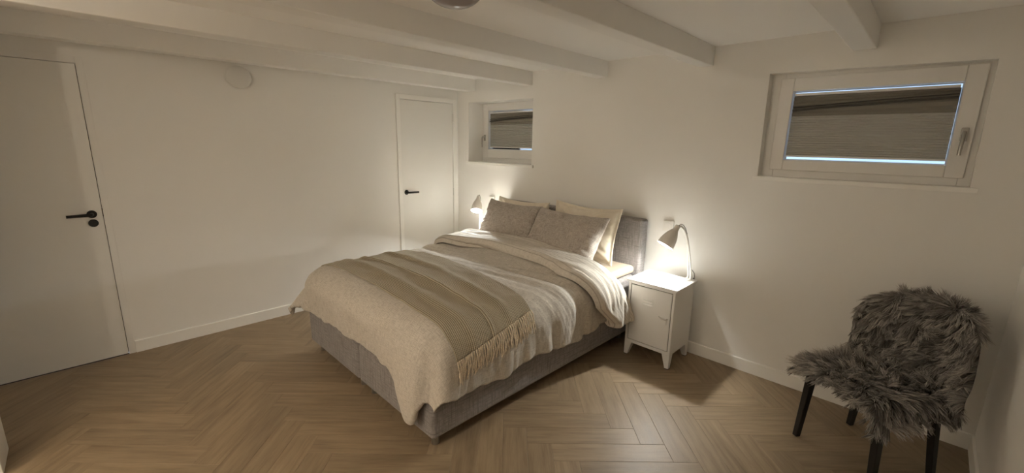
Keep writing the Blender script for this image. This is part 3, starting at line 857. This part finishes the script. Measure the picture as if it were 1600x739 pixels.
# ------------------------------------------------------------------ bedside lamps (local x points the way the shade leans)
def lamp(loc, yaw, label, gain=1.0):
    r = thing('bedside_lamp', label, 'lamp', loc, yaw)
    for sy in (-1, 1):
        pts = [(.195, sy * .036, .005), (.12, sy * .030, .005), (.05, sy * .022, .005), (.015, sy * .018, .007), (.002, sy * .016, .018), (.002, sy * .0155, .04),
               (.010, sy * .014, .10), (.024, sy * .0105, .18), (.040, sy * .007, .26), (.047, sy * .005, .29)]
        MB().tube(pts, [.0045, .0058, .0070, .0078, .0085, .0085, .0078, .0072, .0068, .0066], 12, .8).obj('base_rod', M_lampw, r, smooth=True)
    MB().box((-.004, -.019, .0), (.030, .019, .005)).obj('base_bridge', M_lampw, r, bevel=.002)
    pts = [(.045, 0, .275), (.054, 0, .315), (.068, 0, .352), (.088, 0, .385), (.112, 0, .405), (.134, 0, .408)]
    MB().tube(pts, [.0105, .0100, .0092, .0085, .0078, .0070], 14).obj('arm', M_lampw, r, smooth=True)
    # shade: bell, axis from neck down and forward
    neck = Vector((.138, 0, .408)); axis = Vector((.085, 0, -.135)).normalized()
    Mz = Matrix.Translation(neck) @ axis.to_track_quat('Z', 'Y').to_matrix().to_4x4()
    outp = [(.0165, -.004), (.0185, .004), (.0195, .030), (.029, .046), (.0425, .072), (.0515, .100), (.0565, .128), (.0595, .156), (.0600, .162)]
    inp = [(q[0] - .0022, q[1]) for q in outp[::-1]]; inp[-1] = (.0143, -.001)
    MB().lathe(outp, 40, Mz, caps=False).obj('shade', M_lampg, r, smooth=True)
    MB().lathe(inp, 40, Mz, caps=False).obj('shade_lining', M_lampw, r, smooth=True)
    MB().lathe([(.0145, -.0065), (.0165, -.004), (.0165, .001), (.002, .001)], 24, Mz).obj('neck_cap', M_cable, r, smooth=True)
    # bulb
    bp = [(.012, .020), (.0125, .038), (.018, .053), (.0265, .072), (.0295, .088), (.0265, .103), (.016, .114), (.001, .118)]
    MB().lathe(bp, 24, Mz).obj('bulb', M_bulb, r, smooth=True)
    pc = Mz @ Vector((0, 0, .131))
    point_light('bulb_light', pc, BULB_W * gain, BULB_COL, .013, r)
    # cable from the neck along the arm, and from the foot behind the locker
    MB().tube([(.130, 0, .414), (.118, .004, .424), (.100, .007, .418), (.080, .009, .392), (.064, .009, .350)], .0024, 8).obj('upper_cable', M_cable, r, smooth=True)
    MB().tube([(.004, .0, .085), (-.012, .004, .078), (-.034, .004, .050), (-.042, .0, .020), (-.036, -.006, .006), (-.052, -.012, .003)], .0024, 8).obj('lower_cable', M_cable, r, smooth=True)
    return r
dirr = math.atan2(-.83, -.56)
lamp((2.850, -.098, .604), dirr, 'white bedside lamp with a grey bell shade on the right locker', 1.0)
lamp((.535, -.110, .604), math.atan2(-.80, .60), 'white bedside lamp in the corner, its glowing opening turned to the room', 1.7)

# ------------------------------------------------------------------ chair with sheepskin
FACE = Vector((-.56, -.83, 0)).normalized(); RIGHT = Vector((.83, -.56, 0)).normalized()
cyaw = math.atan2(RIGHT.y, RIGHT.x)                     # local x = right, local y = towards the back
chair = thing('side_chair', 'black wooden legged chair in the right corner under a sheepskin', 'chair', (3.985, -.495, 0), cyaw)
def leg(fx, fy, tx, ty, zt, nm='leg'):
    b, tq = .014, .019
    mb = MB()
    mb.hexa([(fx - b, fy - b, 0), (fx + b, fy - b, 0), (fx + b, fy + b, 0), (fx - b, fy + b, 0)],
            [(tx - tq, ty - tq, zt), (tx + tq, ty - tq, zt), (tx + tq, ty + tq, zt), (tx - tq, ty + tq, zt)])
    return mb.obj(nm, M_black, chair, bevel=.004)
leg(-.205, -.200, -.185, -.185, .43); leg(.205, -.200, .165, -.175, .43)
leg(-.232, .195, -.175, .150, .43); leg(.185, .190, .155, .150, .43)
mb = MB(); mb.box((-.17, -.175, .385), (.17, -.155, .43)); mb.box((-.17, .135, .385), (.17, .155, .43))
mb.box((-.175, -.165, .385), (-.155, .145, .43)); mb.box((.155, -.165, .385), (.175, .145, .43))
mb.obj('seat_frame', M_black, chair, bevel=.003)
# moulded seat shell
def shell():
    nu, nv = 22, 26
    P = np.zeros((nu, nv, 3))
    for i, u in enumerate(np.linspace(-1, 1, nu)):
        for j, v in enumerate(np.linspace(0, 1, nv)):
            if v < .5:
                k = v / .5; y = -.22 + .40 * k; z = .447 - .010 * math.sin(k * math.pi) + .02 * u * u * k; x = u * (.215 + .01 * k)
            else:
                k = (v - .5) / .5; y = .18 + .055 * k + .04 * math.sin(k * math.pi / 2) - .09 * u * u * k; z = .449 + .34 * k + .02 * u * u * (1 - k); x = u * (.225 - .035 * k * k)
            P[i, j] = (x, y, z)
    for it in range(2):
        P[:, 1:-1] = (P[:, :-2] + P[:, 2:] + 2 * P[:, 1:-1]) / 4
    lo = P.copy(); lo[:, :13, 2] -= .012; lo[:, 13:, 1] += .012
    F = grid_faces(nu, nv).tolist() + grid_faces(nu, nv, nu * nv, True).tolist()
    def ix(i, j, k): return k * nu * nv + i * nv + j
    for i in range(nu - 1):
        for j in (0, nv - 1): F.append((ix(i, j, 0), ix(i + 1, j, 0), ix(i + 1, j, 1), ix(i, j, 1)))
    for j in range(nv - 1):
        for i in (0, nu - 1): F.append((ix(i, j, 0), ix(i, j + 1, 0), ix(i, j + 1, 1), ix(i, j, 1)))
    link('seat_shell', mesh('seat_shell', np.concatenate([P.reshape(-1, 3), lo.reshape(-1, 3)]), F, M_black, None, True), chair)
shell()

# sheepskin: hide surface H(u,v) in chair coordinates, u across, v from the front edge over the seat, up the back and over it
skin = thing('sheepskin', 'long-haired grey sheepskin thrown over the corner chair', 'sheepskin', (3.985, -.495, 0), cyaw)
KV = [0, .10, .22, .36, .50, .60, .72, .84, .93, 1.0]
KY = [-.262, -.235, -.10, .05, .170, .215, .235, .255, .300, .330]
KZ = [.435, .470, .475, .470, .495, .575, .715, .832, .845, .760]
KWl = [.20, .235, .235, .215, .205, .235, .262, .245, .19, .14]
KWr = [.22, .255, .275, .275, .285, .300, .300, .270, .20, .14]
def smooth_interp(v, K, Vv):
    acc = 0
    for o, w in ((-.03, .25), (-.015, .25), (0, 0), (.015, .25), (.03, .25)): acc = acc + w * np.interp(np.clip(v + o, 0, 1), K, Vv)
    return acc
def hide(u, v):
    u = np.asarray(u, float); v = np.asarray(v, float)
    y = smooth_interp(v, KV, KY); z = smooth_interp(v, KV, KZ)
    wl = smooth_interp(v, KV, KWl); wr = smooth_interp(v, KV, KWr)
    w = np.where(u < 0, wl, wr)
    x = u * w
    au = np.abs(u)
    seat = 1 - sst(.42, .60, v); back = 1 - seat
    edge = sst(.72, 1.0, au)
    # seat: edges droop, the front right corner hangs lowest
    z = z - seat * edge * np.where(u > 0, .085 - .02 * v, .022) - seat * .03 * sst(.0, .0 + .16, .16 - v) * au
    # back: sides wrap forward
    y = y - back * .13 * au ** 2.2 * (1 - .5 * sst(.85, 1, v))
    z = z - back * .055 * au ** 3
    x = x + .006 * fbm(u * 2, v * 7, 51, 2); y = y + .006 * fbm(u * 3, v * 6, 53, 2)
    return np.stack([x, y, z], -1)
nu, nv = 40, 60
uu, vv = np.meshgrid(np.linspace(-1, 1, nu), np.linspace(0, 1, nv), indexing='ij')
Hp = hide(uu, vv)
link('hide', mesh('hide', Hp.reshape(-1, 3), grid_faces(nu, nv), M_hide, None, True), skin)
def wool():
    rg = np.random.RandomState(3)
    N = 26000
    u = rg.uniform(-1, 1, N); v = rg.uniform(0, 1, N)
    e = .004
    P = hide(u, v); a = hide(np.clip(u + e, -1, 1), v) - hide(np.clip(u - e, -1, 1), v); b = hide(u, np.clip(v + e, 0, 1)) - hide(u, np.clip(v - e, 0, 1))
    a /= np.linalg.norm(a, axis=1, keepdims=True) + 1e-9; b /= np.linalg.norm(b, axis=1, keepdims=True) + 1e-9
    n = np.cross(a, b); n /= np.linalg.norm(n, axis=1, keepdims=True)
    # flow: outwards across, plus locks pointing down the surface, with swirls
    ang = fbm(u * 2.2, v * 4.5, 61, 2) * 2.6
    fl = a * (np.sin(ang) + u * 1.1)[:, None] + b * (np.cos(ang) * np.where(v > .5, -.9, -.7))[:, None]
    fl += np.array([0, 0, -.35])
    # locks: every strand leans to the tip of the nearest lock
    M = 1500
    cu = rg.uniform(-1, 1, M); cv = rg.uniform(0, 1, M)
    CP = hide(cu, cv); near = np.empty(N, dtype=int)
    for i0 in range(0, N, 2000):
        dd = ((P[i0:i0 + 2000, None, :] - CP[None]) ** 2).sum(-1); near[i0:i0 + 2000] = dd.argmin(1)
    hsh = rg.rand(M)[near]; hs2 = rg.rand(M)[near]; hs3 = rg.rand(M)[near]
    own_fl = fl
    fl = fl + a * ((hsh - .5) * 1.6)[:, None] + b * ((hs2 - .5) * 1.4)[:, None]
    d0 = n * (.60 + .5 * hs3)[:, None] + fl * .55 + rg.normal(0, .06, (N, 3))
    d0 /= np.linalg.norm(d0, axis=1, keepdims=True)
    d1 = d0 + fl * .55 + np.array([0, 0, -.30]) + rg.normal(0, .07, (N, 3)); d1 /= np.linalg.norm(d1, axis=1, keepdims=True)
    pull = (CP[near] - P)
    L = (.040 + .030 * hs3) * rg.uniform(.8, 1.15, N)
    K = 4
    V = []; tone = []
    side = np.cross(d0, rg.normal(0, 1, (N, 3))); side /= np.linalg.norm(side, axis=1, keepdims=True); s2 = np.cross(d0, side)
    wd = .0023 * rg.uniform(.7, 1.3, N)
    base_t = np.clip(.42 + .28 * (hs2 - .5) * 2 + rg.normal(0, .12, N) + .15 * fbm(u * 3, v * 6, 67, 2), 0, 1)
    for k in range(K):
        q = k / (K - 1)
        c = P + d0 * (L * q * (1 - .5 * q))[:, None] + d1 * (L * q * q * .65)[:, None] + pull * (.78 * q ** 1.3)
        r = wd * [1, .95, .7, .12][k]
        for j in range(3):
            an = 2 * math.pi * j / 3
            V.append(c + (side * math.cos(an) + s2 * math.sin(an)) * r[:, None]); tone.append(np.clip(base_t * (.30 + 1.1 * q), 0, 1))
    V = np.stack(V, 1).reshape(-1, 3); tone = np.stack(tone, 1).ravel()
    nb = K * 3
    fb = []
    for k in range(K - 1):
        for j in range(3):
            fb.append((k * 3 + j, k * 3 + (j + 1) % 3, (k + 1) * 3 + (j + 1) % 3, (k + 1) * 3 + j))
    fb = np.array(fb)
    F = (fb[None] + (np.arange(N) * nb)[:, None, None]).reshape(-1, 4)
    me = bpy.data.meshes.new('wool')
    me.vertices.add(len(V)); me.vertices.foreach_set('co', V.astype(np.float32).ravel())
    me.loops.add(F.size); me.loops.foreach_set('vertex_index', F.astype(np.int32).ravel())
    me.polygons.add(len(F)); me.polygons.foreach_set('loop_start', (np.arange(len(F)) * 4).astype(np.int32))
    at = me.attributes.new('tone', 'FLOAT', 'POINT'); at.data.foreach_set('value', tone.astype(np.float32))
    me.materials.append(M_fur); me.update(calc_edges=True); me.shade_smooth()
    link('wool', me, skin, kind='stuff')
wool()
